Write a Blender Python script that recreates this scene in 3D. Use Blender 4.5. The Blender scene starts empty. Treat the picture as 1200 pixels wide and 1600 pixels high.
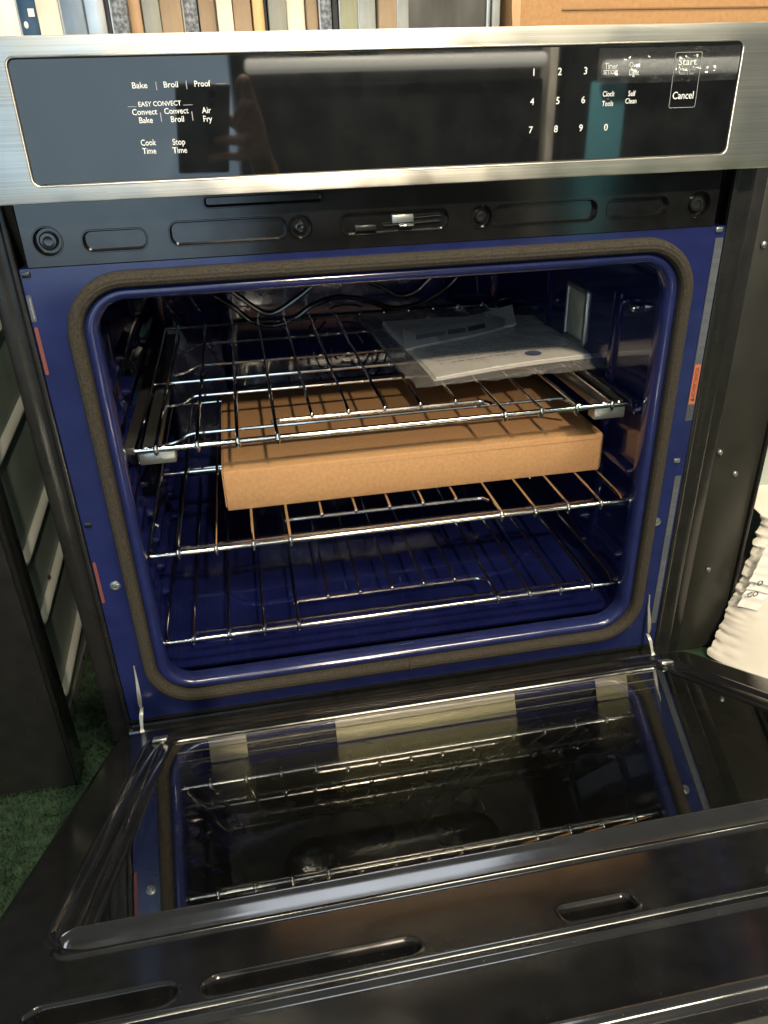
import bpy, bmesh, math, random
import numpy as np
from mathutils import Vector, Matrix, noise
from mathutils.geometry import tessellate_polygon
random.seed(7)
PI = math.pi
scene = bpy.context.scene
COL = scene.collection

# ------------------------------------------------------------------ camera
cam_d = bpy.data.cameras.new('camera'); cam = bpy.data.objects.new('camera', cam_d); COL.objects.link(cam)
cam_d.sensor_fit = 'VERTICAL'; cam_d.sensor_height = 24.0; cam_d.lens = 1195.8 / 1600 * 24.0
cam_d.clip_start = 0.01; cam_d.clip_end = 60
Rr = Vector((0.98235858, -0.18477594, -0.02880061)); Rd = Vector((-0.11278119, -0.46252917, -0.8794016)); Rf = Vector((0.14917113, 0.86713587, -0.47520875))
m = Matrix((Rr, -Rd, -Rf)).transposed().to_4x4(); m.translation = Vector((-0.16051, -0.80099, 0.58206))
cam.matrix_world = m
scene.camera = cam

# ------------------------------------------------------------------ world, view
w = bpy.data.worlds.new('World'); scene.world = w; w.use_nodes = True
bg = w.node_tree.nodes['Background']; bg.inputs[0].default_value = (0.66, 0.70, 0.66, 1); bg.inputs[1].default_value = 0.36
scene.view_settings.view_transform = 'Standard'; scene.view_settings.look = 'None'
scene.view_settings.gamma = 1; scene.view_settings.exposure = 0.0
scene.cycles.max_bounces = 10; scene.cycles.glossy_bounces = 7; scene.cycles.transmission_bounces = 8; scene.cycles.transparent_max_bounces = 16
scene.cycles.sample_clamp_indirect = 14

# ------------------------------------------------------------------ lamps and added fills
def lamp(name, kind, loc, energy, color, size=0.1, target=(0, 0, .2), size_y=None):
    d = bpy.data.lights.new(name, kind); o = bpy.data.objects.new(name, d); COL.objects.link(o)
    o.location = loc; d.energy = energy; d.color = color
    if kind == 'AREA':
        d.size = size
        if size_y: d.shape = 'RECTANGLE'; d.size_y = size_y
    else: d.shadow_soft_size = size
    o.rotation_euler = (Vector(target) - Vector(loc)).to_track_quat('-Z', 'Y').to_euler()
    return o
lamp('key_lamp', 'SPOT', (.25, -2.65, 2.20), 430, (1.0, .82, .60), .045)
bpy.data.lights['key_lamp'].spot_size = math.radians(70)
lamp('cavity_fill', 'SPOT', (-.35, -5.2, 2.0), 620, (.93, .97, 1.0), .35); bpy.data.lights['cavity_fill'].spot_size = math.radians(60)  # added fill without a fixture, reaches the papers deep in the cavity
lamp('opposite_fill', 'SPOT', (.7, -.95, 2.36), 750, (1.0, .92, .78), .12, (.8, -2.0, .35)); bpy.data.lights['opposite_fill'].spot_size = math.radians(62)  # added unseen fill, brightens the opposite appliances for their reflection

# ------------------------------------------------------------------ materials
def mat(name, color, rough=.5, metal=0, spec=.5, ior=1.45, coat=0, **k):
    M = bpy.data.materials.new(name); M.use_nodes = True; b = M.node_tree.nodes['Principled BSDF']
    b.inputs['Base Color'].default_value = (*color, 1); b.inputs['Roughness'].default_value = rough
    b.inputs['Metallic'].default_value = metal; b.inputs['IOR'].default_value = ior
    b.inputs['Specular IOR Level'].default_value = spec; b.inputs['Coat Weight'].default_value = coat
    b.inputs['Coat Roughness'].default_value = .03
    if 'aniso' in k: b.inputs['Anisotropic'].default_value = k['aniso']
    if 'trans' in k: b.inputs['Transmission Weight'].default_value = k['trans']
    if 'emit' in k: b.inputs['Emission Color'].default_value = (*k['emit'], 1); b.inputs['Emission Strength'].default_value = k.get('es', 1)
    return M
def smudge(M, amt=.10, scale=9):
    nt = M.node_tree; b = nt.nodes['Principled BSDF']; tc = nt.nodes.new('ShaderNodeTexCoord'); nz = nt.nodes.new('ShaderNodeTexNoise'); nz.inputs['Scale'].default_value = scale; nz.inputs['Detail'].default_value = 8; nz.inputs['Distortion'].default_value = 1.2
    sp = nt.nodes.new('ShaderNodeTexNoise'); sp.inputs['Scale'].default_value = 900; sp.inputs['Detail'].default_value = 1
    nt.links.new(tc.outputs['Object'], nz.inputs['Vector']); nt.links.new(tc.outputs['Object'], sp.inputs['Vector'])
    mr = nt.nodes.new('ShaderNodeMapRange'); mr.inputs[1].default_value = .45; mr.inputs[2].default_value = .75; r = b.inputs['Roughness'].default_value; mr.inputs[3].default_value = r; mr.inputs[4].default_value = r + amt
    nt.links.new(nz.outputs[0], mr.inputs[0]); nt.links.new(mr.outputs[0], b.inputs['Roughness'])
    src = b.inputs['Base Color'].links[0].from_socket; d = nt.nodes.new('ShaderNodeMapRange'); d.inputs[1].default_value = .73; d.inputs[2].default_value = .80; d.inputs[3].default_value = 0; d.inputs[4].default_value = .30
    nt.links.new(sp.outputs[0], d.inputs[0]); mx = nt.nodes.new('ShaderNodeMixRGB'); mx.inputs[2].default_value = (.20, .19, .17, 1)
    nt.links.new(d.outputs[0], mx.inputs[0]); nt.links.new(src, mx.inputs[1]); nt.links.new(mx.outputs[0], b.inputs['Base Color'])
    return M
def bsdf(M): return M.node_tree.nodes['Principled BSDF']
def noisify(M, c2, scale=8, detail=4, lo=.35, hi=.65, stretch=(1, 1, 1), bump=0, bdist=.001, rough_var=0, dist=0):
    nt = M.node_tree; b = bsdf(M); c1 = b.inputs['Base Color'].default_value[:]
    tc = nt.nodes.new('ShaderNodeTexCoord'); mp = nt.nodes.new('ShaderNodeMapping'); nz = nt.nodes.new('ShaderNodeTexNoise')
    mp.inputs['Scale'].default_value = stretch; nz.inputs['Scale'].default_value = scale; nz.inputs['Detail'].default_value = detail
    nz.inputs['Distortion'].default_value = dist
    nt.links.new(tc.outputs['Object'], mp.inputs[0]); nt.links.new(mp.outputs[0], nz.inputs['Vector'])
    cr = nt.nodes.new('ShaderNodeValToRGB'); cr.color_ramp.elements[0].position = lo; cr.color_ramp.elements[1].position = hi
    cr.color_ramp.elements[0].color = c1; cr.color_ramp.elements[1].color = (*c2, 1)
    nt.links.new(nz.outputs[0], cr.inputs[0]); nt.links.new(cr.outputs[0], b.inputs['Base Color'])
    if bump:
        bp = nt.nodes.new('ShaderNodeBump'); bp.inputs['Strength'].default_value = bump; bp.inputs['Distance'].default_value = bdist
        nt.links.new(nz.outputs[0], bp.inputs['Height']); nt.links.new(bp.outputs[0], b.inputs['Normal'])
    if rough_var:
        mr = nt.nodes.new('ShaderNodeMapRange'); r = b.inputs['Roughness'].default_value
        mr.inputs[3].default_value = max(.01, r - rough_var); mr.inputs[4].default_value = r + rough_var
        nt.links.new(nz.outputs[0], mr.inputs[0]); nt.links.new(mr.outputs[0], b.inputs['Roughness'])
    return M

MAT = {}
# brushed steel: fine horizontal brushing plus broad cloudy smudges
def steel(name, col, rough=.36):
    M = mat(name, col, rough, 1, aniso=.9); bsdf(M).inputs['Anisotropic Rotation'].default_value = .25; nt = M.node_tree; b = bsdf(M)
    tc = nt.nodes.new('ShaderNodeTexCoord')
    mp = nt.nodes.new('ShaderNodeMapping'); mp.inputs['Scale'].default_value = (6, 40, 1400); nz = nt.nodes.new('ShaderNodeTexNoise'); nz.inputs['Scale'].default_value = 1.0; nz.inputs['Detail'].default_value = 3
    nt.links.new(tc.outputs['Object'], mp.inputs[0]); nt.links.new(mp.outputs[0], nz.inputs['Vector'])
    tg = nt.nodes.new('ShaderNodeTangent'); tg.direction_type = 'UV_MAP'; tg.uv_map = 'brush'; nt.links.new(tg.outputs[0], b.inputs['Tangent'])
    n2 = nt.nodes.new('ShaderNodeTexNoise'); n2.inputs['Scale'].default_value = 22; n2.inputs['Detail'].default_value = 5
    nt.links.new(tc.outputs['Object'], n2.inputs['Vector'])
    mr = nt.nodes.new('ShaderNodeMapRange'); mr.inputs[1].default_value = .3; mr.inputs[2].default_value = .7; mr.inputs[3].default_value = rough - .07; mr.inputs[4].default_value = rough + .12
    nt.links.new(n2.outputs[0], mr.inputs[0]); nt.links.new(mr.outputs[0], b.inputs['Roughness'])
    cr = nt.nodes.new('ShaderNodeValToRGB'); cr.color_ramp.elements[0].position = .3; cr.color_ramp.elements[1].position = .7
    cr.color_ramp.elements[0].color = (*[c * .82 for c in col], 1); cr.color_ramp.elements[1].color = (*[min(1, c * 1.12) for c in col], 1)
    nt.links.new(nz.outputs[0], cr.inputs[0]); nt.links.new(cr.outputs[0], b.inputs['Base Color'])
    bp = nt.nodes.new('ShaderNodeBump'); bp.inputs['Strength'].default_value = .25; bp.inputs['Distance'].default_value = .0002
    nt.links.new(nz.outputs[0], bp.inputs['Height']); nt.links.new(bp.outputs[0], b.inputs['Normal'])
    return M
MAT['steel'] = steel('brushed_steel', (.66, .645, .60))
MAT['glass_black'] = noisify(mat('black_control_glass', (.005, .006, .007), .03, ior=1.8), (.009, .010, .011), 30, 3, rough_var=.02)
MAT['door_glass'] = noisify(mat('coated_door_glass', (.002, .003, .003), .012, ior=2.1), (.004, .004, .005), 14, 3, rough_var=.006)
def two_sided_fresnel(nt, ior):
    # a thin sheet reflects alike from both sides: undo the inversion the node makes on back faces
    fr = nt.nodes.new('ShaderNodeFresnel'); ge = nt.nodes.new('ShaderNodeNewGeometry'); mr = nt.nodes.new('ShaderNodeMapRange')
    mr.inputs[3].default_value = ior; mr.inputs[4].default_value = 1 / ior
    nt.links.new(ge.outputs['Backfacing'], mr.inputs[0]); nt.links.new(mr.outputs[0], fr.inputs[0]); return fr
def pane(name, ior, tint, rough=.008, base=0):
    M = bpy.data.materials.new(name); M.use_nodes = True; nt = M.node_tree; nt.nodes.clear()
    out = nt.nodes.new('ShaderNodeOutputMaterial'); tr = nt.nodes.new('ShaderNodeBsdfTransparent'); tr.inputs[0].default_value = (*tint, 1)
    gl = nt.nodes.new('ShaderNodeBsdfGlossy'); gl.inputs[1].default_value = rough; fr = two_sided_fresnel(nt, ior)
    ad = nt.nodes.new('ShaderNodeMath'); ad.operation = 'ADD'; ad.inputs[1].default_value = base; ad.use_clamp = True; nt.links.new(fr.outputs[0], ad.inputs[0])
    mx = nt.nodes.new('ShaderNodeMixShader'); nt.links.new(ad.outputs[0], mx.inputs[0]); nt.links.new(tr.outputs[0], mx.inputs[1]); nt.links.new(gl.outputs[0], mx.inputs[2]); nt.links.new(mx.outputs[0], out.inputs[0])
    return M
MAT['pane'] = pane('coated_pane', 1.8, (.86, .86, .80), .006, .20); MAT['pane_in'] = pane('inner_pane', 1.5, (.72, .74, .64), .015)
MAT['zinc'] = noisify(mat('zinc_plate', (.66, .62, .50), .42, .75), (.92, .87, .72), 60, 4, stretch=(.3, 14, 14))
MAT['rail'] = mat('slide_steel', (.22, .22, .21), .3, .9)
MAT['enamel'] = noisify(mat('black_enamel', (.0065, .0065, .007), .12, ior=1.75), (.010, .010, .010), 60, 3, rough_var=.03, bump=.05, bdist=.0006)
MAT['enamel_soft'] = noisify(mat('black_enamel_soft', (.010, .010, .010), .27, ior=1.5), (.014, .014, .013), 40, 3, rough_var=.05)
MAT['blue'] = noisify(mat('blue_enamel', (.011, .016, .070), .13, ior=1.65), (.014, .020, .088), 35, 4, rough_var=.03, bump=.07, bdist=.001)
MAT['blue_dark'] = noisify(mat('blue_enamel_cavity', (.0050, .0075, .048), .09, ior=1.7), (.007, .010, .062), 18, 4, rough_var=.03, bump=.10, bdist=.0015)
MAT['gasket'] = noisify(mat('braided_gasket', (.024, .021, .016), .85, spec=.25), (.046, .040, .031), 420, 3, bump=.7, bdist=.0006)
MAT['chrome'] = noisify(mat('chromed_wire', (.86, .84, .79), .10, 1), (.70, .68, .64), 55, 3, rough_var=.06)
smudge(MAT['enamel'], .12); smudge(MAT['enamel_soft'], .12, 7); smudge(MAT['blue'], .07, 12)
MAT['galv'] = noisify(mat('galvanised', (.42, .44, .42), .36, .9), (.34, .37, .36), 30, 4, rough_var=.08)
MAT['cardboard'] = noisify(mat('cardboard', (.375, .21, .096), .85, spec=.2), (.44, .255, .122), 210, 6, .3, .7, stretch=(1, 1, 1), bump=.25, bdist=.0006)
MAT['white_ink'] = mat('white_ink', (.72, .74, .72), .5)
MAT['grey_ink'] = mat('grey_ink', (.34, .36, .37), .5)
MAT['dark_ink'] = mat('dark_ink', (.03, .03, .035), .6)
MAT['paper'] = noisify(mat('paper', (.82, .79, .73), .7, spec=.3), (.86, .83, .77), 60, 3)
MAT['carpet'] = noisify(mat('carpet', (.013, .027, .016), .95, spec=.1), (.026, .047, .027), 55, 5, bump=.9, bdist=.004)
MAT['orange_label'] = mat('orange_label', (.42, .115, .05), .5)
MAT['dull_label'] = mat('dull_label', (.17, .050, .035), .5)
MAT['grey_label'] = mat('grey_label', (.065, .075, .088), .42)
MAT['blue_print'] = mat('blue_print', (.03, .05, .22), .5)
MAT['teal_print'] = mat('teal_print', (.10, .19, .21), .5)

# ------------------------------------------------------------------ object helpers
def add_obj(name, verts, faces, material, parent=None, smooth=True, flat_from=None, sharp=40):
    me = bpy.data.meshes.new(name); me.from_pydata([tuple(v) for v in verts], [], faces); me.materials.append(material)
    if material.name.startswith('brushed_steel'):
        uv = me.uv_layers.new(name='brush'); co = [me.vertices[l.vertex_index].co for l in me.loops]
        uv.data.foreach_set('uv', [c for p in co for c in (p.x, p.z - p.y)])
    if smooth: me.shade_smooth(); me.set_sharp_from_angle(angle=math.radians(sharp))
    o = bpy.data.objects.new(name, me); COL.objects.link(o)
    if parent is not None: o.parent = parent
    return o
def tag(o, label=None, cat=None, group=None, kind=None):
    if label: o['label'] = label
    if cat: o['category'] = cat
    if group: o['group'] = group
    if kind: o['kind'] = kind
    return o
def empty(name, loc=(0, 0, 0), parent=None):
    o = bpy.data.objects.new(name, None); o.empty_display_size = .05; COL.objects.link(o); o.location = loc
    if parent is not None: o.parent = parent
    return o
class G:
    """collects geometry, map turns local (a,b,c) into a point"""
    def __init__(s, fn=None): s.v = []; s.f = []; s.fn = fn or (lambda a, b, c: (a, b, c))
    def pts(s, P):
        i = len(s.v); s.v += [s.fn(*p) for p in P]; return list(range(i, i + len(P)))
    def bridge(s, A, B, closed=True):
        n = len(A)
        for i in range(n if closed else n - 1):
            j = (i + 1) % n; s.f.append((A[i], A[j], B[j], B[i]))
    def loft(s, rings, closed=True, cap0=False, cap1=False):
        R = [s.pts(r) for r in rings]
        for A, B in zip(R, R[1:]): s.bridge(A, B, closed)
        if cap0: s.f.append(tuple(R[0][::-1]))
        if cap1: s.f.append(tuple(R[-1]))
        return R
    def plate(s, outer, holes, c=0):
        """flat face with holes at depth c (2D point lists)"""
        loops = [[Vector((p[0], p[1], 0)) for p in L] for L in [outer] + holes]
        flat = [(p.x, p.y, c) for L in loops for p in L]
        idx = s.pts(flat)
        for t in tessellate_polygon(loops): s.f.append(tuple(idx[i] for i in t))
    def box(s, x0, x1, y0, y1, z0, z1, bev=0):
        if bev <= 0:
            i = s.pts([(x, y, z) for z in (z0, z1) for y in (y0, y1) for x in (x0, x1)])
            for f in ((0, 1, 3, 2), (4, 6, 7, 5), (0, 4, 5, 1), (2, 3, 7, 6), (0, 2, 6, 4), (1, 5, 7, 3)): s.f.append(tuple(i[k] for k in f))
        else:
            R = []
            for (d, z) in ((bev, z0), (bev * .3, z0 + bev * .3), (0, z0 + bev), (0, z1 - bev), (bev * .3, z1 - bev * .3), (bev, z1)):
                R.append([(p[0], p[1], z) for p in rrect(x0 + d, x1 - d, y0 + d, y1 - d, max(bev * 1.0 - d * .4, 1e-5), 2)])
            s.loft(R, cap0=True, cap1=True)
    def tube(s, path, r, n=8, cap=True, closed=False):
        P = [Vector(p) for p in path]; rs = r if isinstance(r, (list, tuple)) else [r] * len(P)
        rings = []; T0 = None
        for i, p in enumerate(P):
            a = P[i - 1] if (i > 0 or closed) else P[i]; b = P[(i + 1) % len(P)] if (i < len(P) - 1 or closed) else P[i]
            t = (b - a).normalized()
            if T0 is None:
                u = t.orthogonal().normalized()
            else:
                q = T0.rotation_difference(t); u = (q @ u); u = (u - t * u.dot(t)).normalized()
            T0 = t; v = t.cross(u)
            rings.append([tuple(p + (u * math.cos(2 * PI * k / n) + v * math.sin(2 * PI * k / n)) * rs[i]) for k in range(n)])
        R = s.loft(rings, cap0=cap and not closed, cap1=cap and not closed)
        if closed: s.bridge(R[-1], R[0])
    def ball(s, c, rx, ry, rz, n=8, k=5):
        rings = []
        for j in range(1, k):
            t = PI * j / k
            rings.append([(c[0] + rx * math.sin(t) * math.cos(2 * PI * i / n), c[1] + ry * math.sin(t) * math.sin(2 * PI * i / n), c[2] + rz * math.cos(t)) for i in range(n)])
        R = s.loft(rings)
        a = s.pts([(c[0], c[1], c[2] + rz)])[0]; b = s.pts([(c[0], c[1], c[2] - rz)])[0]
        for i in range(n): s.f.append((a, R[0][i], R[0][(i + 1) % n])); s.f.append((b, R[-1][(i + 1) % n], R[-1][i]))
    def make(s, name, material, parent=None, smooth=True, sharp=40): return add_obj(name, s.v, s.f, material, parent, smooth, sharp=sharp)
def face_to(o, d):
    me = o.data
    if sum(p.normal.dot(Vector(d)) * p.area for p in me.polygons) < 0: me.flip_normals()
    return o
def rrect(x0, x1, z0, z1, r, n=6):
    r = max(1e-6, min(r, (x1 - x0) / 2 - 1e-6, (z1 - z0) / 2 - 1e-6)); P = []
    for cx, cz, a0 in ((x1 - r, z1 - r, 0), (x0 + r, z1 - r, PI / 2), (x0 + r, z0 + r, PI), (x1 - r, z0 + r, 3 * PI / 2)):
        for k in range(n + 1):
            a = a0 + PI / 2 * k / n; P.append((cx + r * math.cos(a), cz + r * math.sin(a)))
    return P
def rr(R, off, n=8):
    x0, x1, z0, z1, r = R
    return rrect(x0 - off, x1 + off, z0 - off, z1 + off, max(r + off, .0005), n)
def fillet(path, r, n=5):
    P = [Vector(p) for p in path]; out = [P[0]]
    for i in range(1, len(P) - 1):
        a = (P[i - 1] - P[i]); b = (P[i + 1] - P[i]); rr_ = min(r, a.length * .49, b.length * .49)
        p0 = P[i] + a.normalized() * rr_; p1 = P[i] + b.normalized() * rr_
        for k in range(n + 1):
            t = k / n; out.append(p0 * (1 - t) ** 2 + P[i] * 2 * t * (1 - t) + p1 * t * t)
    out.append(P[-1]); return [tuple(p) for p in out]
FR = lambda a, b, c: (a, c, b)          # (x, z, depth) -> world, wall facing the viewer
def slotted_plate(g, outer, holes, c=0, lip=.0028, deep=.010, raised=.0008):
    """plate with stamped slots that have rolled rims; holes as rounded-rect tuples"""
    g.plate(outer, [rr(h, lip) for h in holes], c)
    for h in holes:
        rings = []
        for off, d in ((lip, 0), (lip * .8, -raised), (lip * .45, -raised), (lip * .15, raised), (0, lip), (-.0008, deep)):
            rings.append([(p[0], p[1], c + d) for p in rr(h, off)])
        g.loft(rings, cap1=True)
def text(body, x, z, cap, parent, material, fn=None, align='CENTER', name='key_label', spacing=1.0, width=None, y=-.0384, bold=0):
    cu = bpy.data.curves.new('t', 'FONT'); cu.body = body; cu.size = cap / .73; cu.align_x = align; cu.align_y = 'CENTER'; cu.space_line = .98
    cu.resolution_u = 3; cu.offset = cap * .012 + bold; cu.space_character = spacing
    o = bpy.data.objects.new('t', cu); COL.objects.link(o)
    dg = bpy.context.evaluated_depsgraph_get(); dg.update()
    me = bpy.data.meshes.new_from_object(o.evaluated_get(dg)); bpy.data.objects.remove(o)
    xs = [v.co.x for v in me.vertices]; ys = [v.co.y for v in me.vertices]
    k = 1.0 if width is None else width / (max(xs) - min(xs))
    f = fn or (lambda a, b: (x + a, y, z + b))
    for v in me.vertices: v.co = f(v.co.x * k, v.co.y)
    me.name = name; me.materials.clear(); me.materials.append(material)
    ob = bpy.data.objects.new(name, me); COL.objects.link(ob); ob.parent = parent
    return ob

# ================================================================== WALL OVEN
oven = tag(empty('wall_oven'), 'large built-in wall oven with its door hanging open and a blue enamel cavity', 'oven')
FLOOR = -.175

# ---- control panel
cp = G(FR)
TR = (-.397, .397, .509, .635, .004); GL = (-.328, .328, .5237, .6195, .006)
Y0 = -.0366
ring = [[(p[0], p[1], y) for p in rrect(TR[0] + d, TR[1] - d, TR[2] + d, TR[3] - d, .004)] for d, y in ((0, .0), (0, Y0 + .0022), (.0007, Y0 + .0006), (.0022, Y0))]
ring += [[(p[0], p[1], y) for p in rr(GL, off, 6)] for off, y in ((.0018, Y0), (.0010, Y0 - .0006), (.0003, Y0 - .0003), (-.0002, Y0 + .004))]
cp.loft(ring)
panel = cp.make('control_panel', MAT['steel'], oven, sharp=25)
g = G(FR); g.loft([[(p[0], p[1], y) for p in rr(GL, off, 6)] for off, y in ((-.0003, Y0 + .004), (-.0003, Y0 + .0006), (-.0012, Y0 - .0000))], cap1=True)
g.make('control_glass', MAT['glass_black'], panel, sharp=25)
YT = Y0 - .0006
def T(s, x, z, cap, m='white_ink', width=None): return text(s, x, z, cap, panel, MAT[m], width=width, y=YT)
T('Bake', -.2262, .5975, .0047, width=.0125); T('Broil', -.2005, .5975, .0047, width=.0118); T('Proof', -.1745, .5975, .0047, width=.0134)
T('|', -.2125, .5975, .0050, 'grey_ink'); T('|', -.1875, .5975, .0050, 'grey_ink')
T('EASY CONVECT', -.2120, .5835, .0038, width=.0355)
for x0, x1 in ((-.2385, -.2315), (-.1925, -.1845)):
    g = G(); g.box(x0, x1, YT - .0001, YT + .0002, .5818, .5822); g.make('key_line', MAT['grey_ink'], panel, False)
T('Convect\nBake', -.2255, .5745, .0047, width=.0208); T('Convect\nBroil', -.1990, .5745, .0047, width=.0205); T('Air\nFry', -.1735, .5740, .0049, width=.0078)
T('|', -.2125, .5740, .0055, 'grey_ink'); T('|', -.1860, .5740, .0055, 'grey_ink')
T('Cook\nTime', -.2265, .5507, .0049, width=.0128); T('Stop\nTime', -.2005, .5503, .0049, width=.0122)
for i, d in enumerate('123456789'):
    T(d, .1225 + .0250 * (i % 3), .5988 - .0235 * (i // 3), .0060)
T('0', .1978, .5515, .0060)
T('Timer', .1972, .6022, .0046, width=.0125); T('SET/OFF', .1972, .5973, .0036, width=.0142)
T('Oven\nLight', .2205, .5995, .0046, width=.0108); T('Clock', .1972, .5796, .0046, width=.0118); T('Tools', .1972, .5716, .0046, width=.0112); T('_', .1972, .5772, .0030, 'grey_ink')
T('Self\nClean', .2205, .5762, .0046, width=.0112)
T('Start', .2732, .6040, .0062, width=.0185); T('Control Lock', .2732, .5982, .0026, 'grey_ink', .0180); T('Hold 3 Sec', .2732, .5948, .0026, 'grey_ink', .0150)
T('Cancel', .2734, .5762, .0064, width=.0215)
g = G(FR); A = [[(p[0], p[1], YT) for p in rrect(.2600 + d, .2872 - d, .5660 + d, .6120 - d, .0015)] for d in (0, .0004)]; g.loft(A); g.make('key_frame', MAT['grey_ink'], panel, False)

# peeled protective film on the right of the glass
MF = bpy.data.materials.new('clear_film'); MF.use_nodes = True; nt = MF.node_tree; nt.nodes.clear()
out = nt.nodes.new('ShaderNodeOutputMaterial'); tr = nt.nodes.new('ShaderNodeBsdfTransparent'); tr.inputs[0].default_value = (.97, .98, .98, 1)
gl = nt.nodes.new('ShaderNodeBsdfGlossy'); gl.inputs[1].default_value = .12; fr = two_sided_fresnel(nt, 1.5)
mx = nt.nodes.new('ShaderNodeMixShader'); nt.links.new(fr.outputs[0], mx.inputs[0]); nt.links.new(tr.outputs[0], mx.inputs[1]); nt.links.new(gl.outputs[0], mx.inputs[2])
df = nt.nodes.new('ShaderNodeBsdfDiffuse'); df.inputs[0].default_value = (.55, .55, .52, 1); m2 = nt.nodes.new('ShaderNodeMixShader'); m2.inputs[0].default_value = .02
nt.links.new(mx.outputs[0], m2.inputs[1]); nt.links.new(df.outputs[0], m2.inputs[2]); nt.links.new(m2.outputs[0], out.inputs[0]); MAT['film'] = MF
MB_ = MF.copy(); MB_.name = 'bag_film'; MB_.node_tree.nodes['Mix Shader.001'].inputs[0].default_value = .14; MAT['bag'] = MB_; MB_.node_tree.nodes['Glossy BSDF'].inputs[1].default_value = .07
def film_sheet(x0, x1, z0, z1, nx, nz, amp, parent, name, seed):
    g = G(); rows = []
    for j in range(nz + 1):
        row = []
        for i in range(nx + 1):
            x = x0 + (x1 - x0) * i / nx; z = z0 + (z1 - z0) * j / nz
            e = min(1, (i / nx) * 6, (1 - i / nx) * 6, (1 - j / nz) * 3)
            h = abs(noise.noise(Vector((x * 55 + seed, 0, z * 90)))) + .5 * abs(noise.noise(Vector((x * 130, seed, z * 160))))
            row.append((x, Y0 - .0009 - amp * h * max(.12, e), z + .0008 * noise.noise(Vector((x * 80, 3, seed)))))
        rows.append(row)
    g.loft(rows, closed=False); return face_to(g.make(name, MAT['film'], parent, sharp=25), (0, -1, 0))
film_sheet(.184, .3255, .588, .6165, 70, 16, .0045, panel, 'protective_film', 3.1)

# ---- fascia (black enamel, slotted)
FZ = .4715
slots = [(-.303, -.246, FZ - .0095, FZ + .0075, .007), (-.222, -.112, FZ - .0085, FZ + .0110, .007), (-.056, .053, FZ - .0085, FZ + .0110, .008),
         (.1015, .2135, FZ - .0085, FZ + .0110, .008), (.2265, .2940, FZ - .0070, FZ + .0105, .008), (-.186, -.075, .496, .5035, .003)]
holes = slots + [(-.3475, -.3235, FZ - .011, FZ + .013, .0119), (-.1075, -.0865, FZ - .0095, FZ + .0115, .0104), (.0785, .0985, FZ - .0100, FZ + .0120, .0099), (.3175, .3425, FZ - .0115, FZ + .0135, .0124)]
g = G(FR); slotted_plate(g, rrect(-.3580, .3520, .4500, .600, .001, 2), holes, 0, .0022, .007)
g.loft([[(p[0], p[1], y) for p in rrect(-.3580 + d, .3520 - d, .4500 + d, .600, .001, 2)] for d, y in ((0, .0), (-.0015, .0015), (-.0015, .02))])
fascia = g.make('fascia', MAT['enamel'], oven, sharp=28)
for x, r in ((-.3355, .0085), (-.097, .0058), (.0885, .0058), (.330, .0078)):
    g = G(FR); P = []
    for rad, y in ((r, .006), (r, .0035), (r * .85, .0022), (r * .55, .0020), (r * .5, .0034), (r * .3, .0036)):
        P.append([(x + rad * math.cos(2 * PI * k / 20), FZ + .001 + rad * math.sin(2 * PI * k / 20), y) for k in range(20)])
    g.loft(P, cap1=True); g.make('screw', MAT['enamel_soft'] if x > 0 else MAT['enamel'], fascia, sharp=30)
# latch in the middle slot
latch = empty('door_latch', (0, 0, 0), oven)
g = G(); g.box(-.004, .018, .0030, .006, .4690, .4785, .0006); g.make('latch_block', MAT['galv'], latch)
g = G(); g.tube([(.018, .003, .4755), (.046, .003, .4765)], .0011, 6); g.make('latch_rod', MAT['chrome'], latch)
g = G(); g.tube([(-.012, .003, .4695), (.046, .003, .4715)], .0011, 6); g.make('latch_rod', MAT['chrome'], latch)
g = G(); g.box(-.042, -.020, .004, .006, .4650, .4700, .0006); g.make('latch_hook', MAT['enamel_soft'], latch)
g = G(); g.box(.003, .018, .0005, .0024, .4672, .4690, .0004); g.make('latch_plate', MAT['chrome'], latch)

# ---- blue front frame with rolled mouth
IN = (-.3205, .3205, -.0838, .4268, .046)
g = G(FR)
g.plate(rrect(-.3665, .3665, -.122, .4490, .002, 3), [rr(IN, .010)], 0)
g.loft([[(p[0], p[1], y) for p in rrect(-.3665 - d, .3665 + d, -.122, .4490, .002, 3)] for d, y in ((0, .0), (.001, .0008), (.0016, .003), (.0016, .02))])
prof = [(.010, 0), (.000, .0005), (-.0020, -.0015), (-.0045, -.0030), (-.0080, -.0028), (-.0110, -.0008), (-.0130, .004), (-.0138, .012), (-.0120, .020), (-.004, .027)]
g.loft([[(p[0], p[1], y) for p in rr(IN, o, 12)] for o, y in prof])
g.make('front_frame', MAT['blue'], oven, sharp=35)
# ---- gasket
g = G(FR); GN = (-.3205, .3205, -.0838, .4268, .047); R = []
for j in range(29):
    t = PI * j / 28; off = .0077 - .0077 * math.cos(t)
    y = -.0115 * math.sin(t) ** .55 - .0006 * abs(math.sin(t * 6))
    R.append([(p[0], p[1], y) for p in rr(GN, off, 14)])
g.loft(R); gk = g.make('door_gasket', MAT['gasket'], oven, sharp=60)
g = G(FR); R = []
for x in (.0035, .004, .0065, .007):
    rad = .0012 if x in (.004, .0065) else .0002
    R.append([(x, -.0915 - (.0078 + rad) * math.cos(t), -(.0118 + rad) * math.sin(t) ** .55) for t in [PI * k / 12 for k in range(13)]])
g.loft(R, closed=False); g.make('gasket_seam', MAT['gasket'], gk)

# ---- cavity
CV = (-.3245, .3245, -.0745, .418, .034)
g = G(FR)
g.loft([[(p[0], p[1], y) for p in rr(CV, o, 10)] for o, y in ((-.008, .024), (-.001, .028), (0, .034), (0, .30), (0, .590), (-.006, .610), (-.020, .618))], cap1=True)
cav = g.make('cavity', MAT['blue_dark'], oven, sharp=50)
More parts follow.
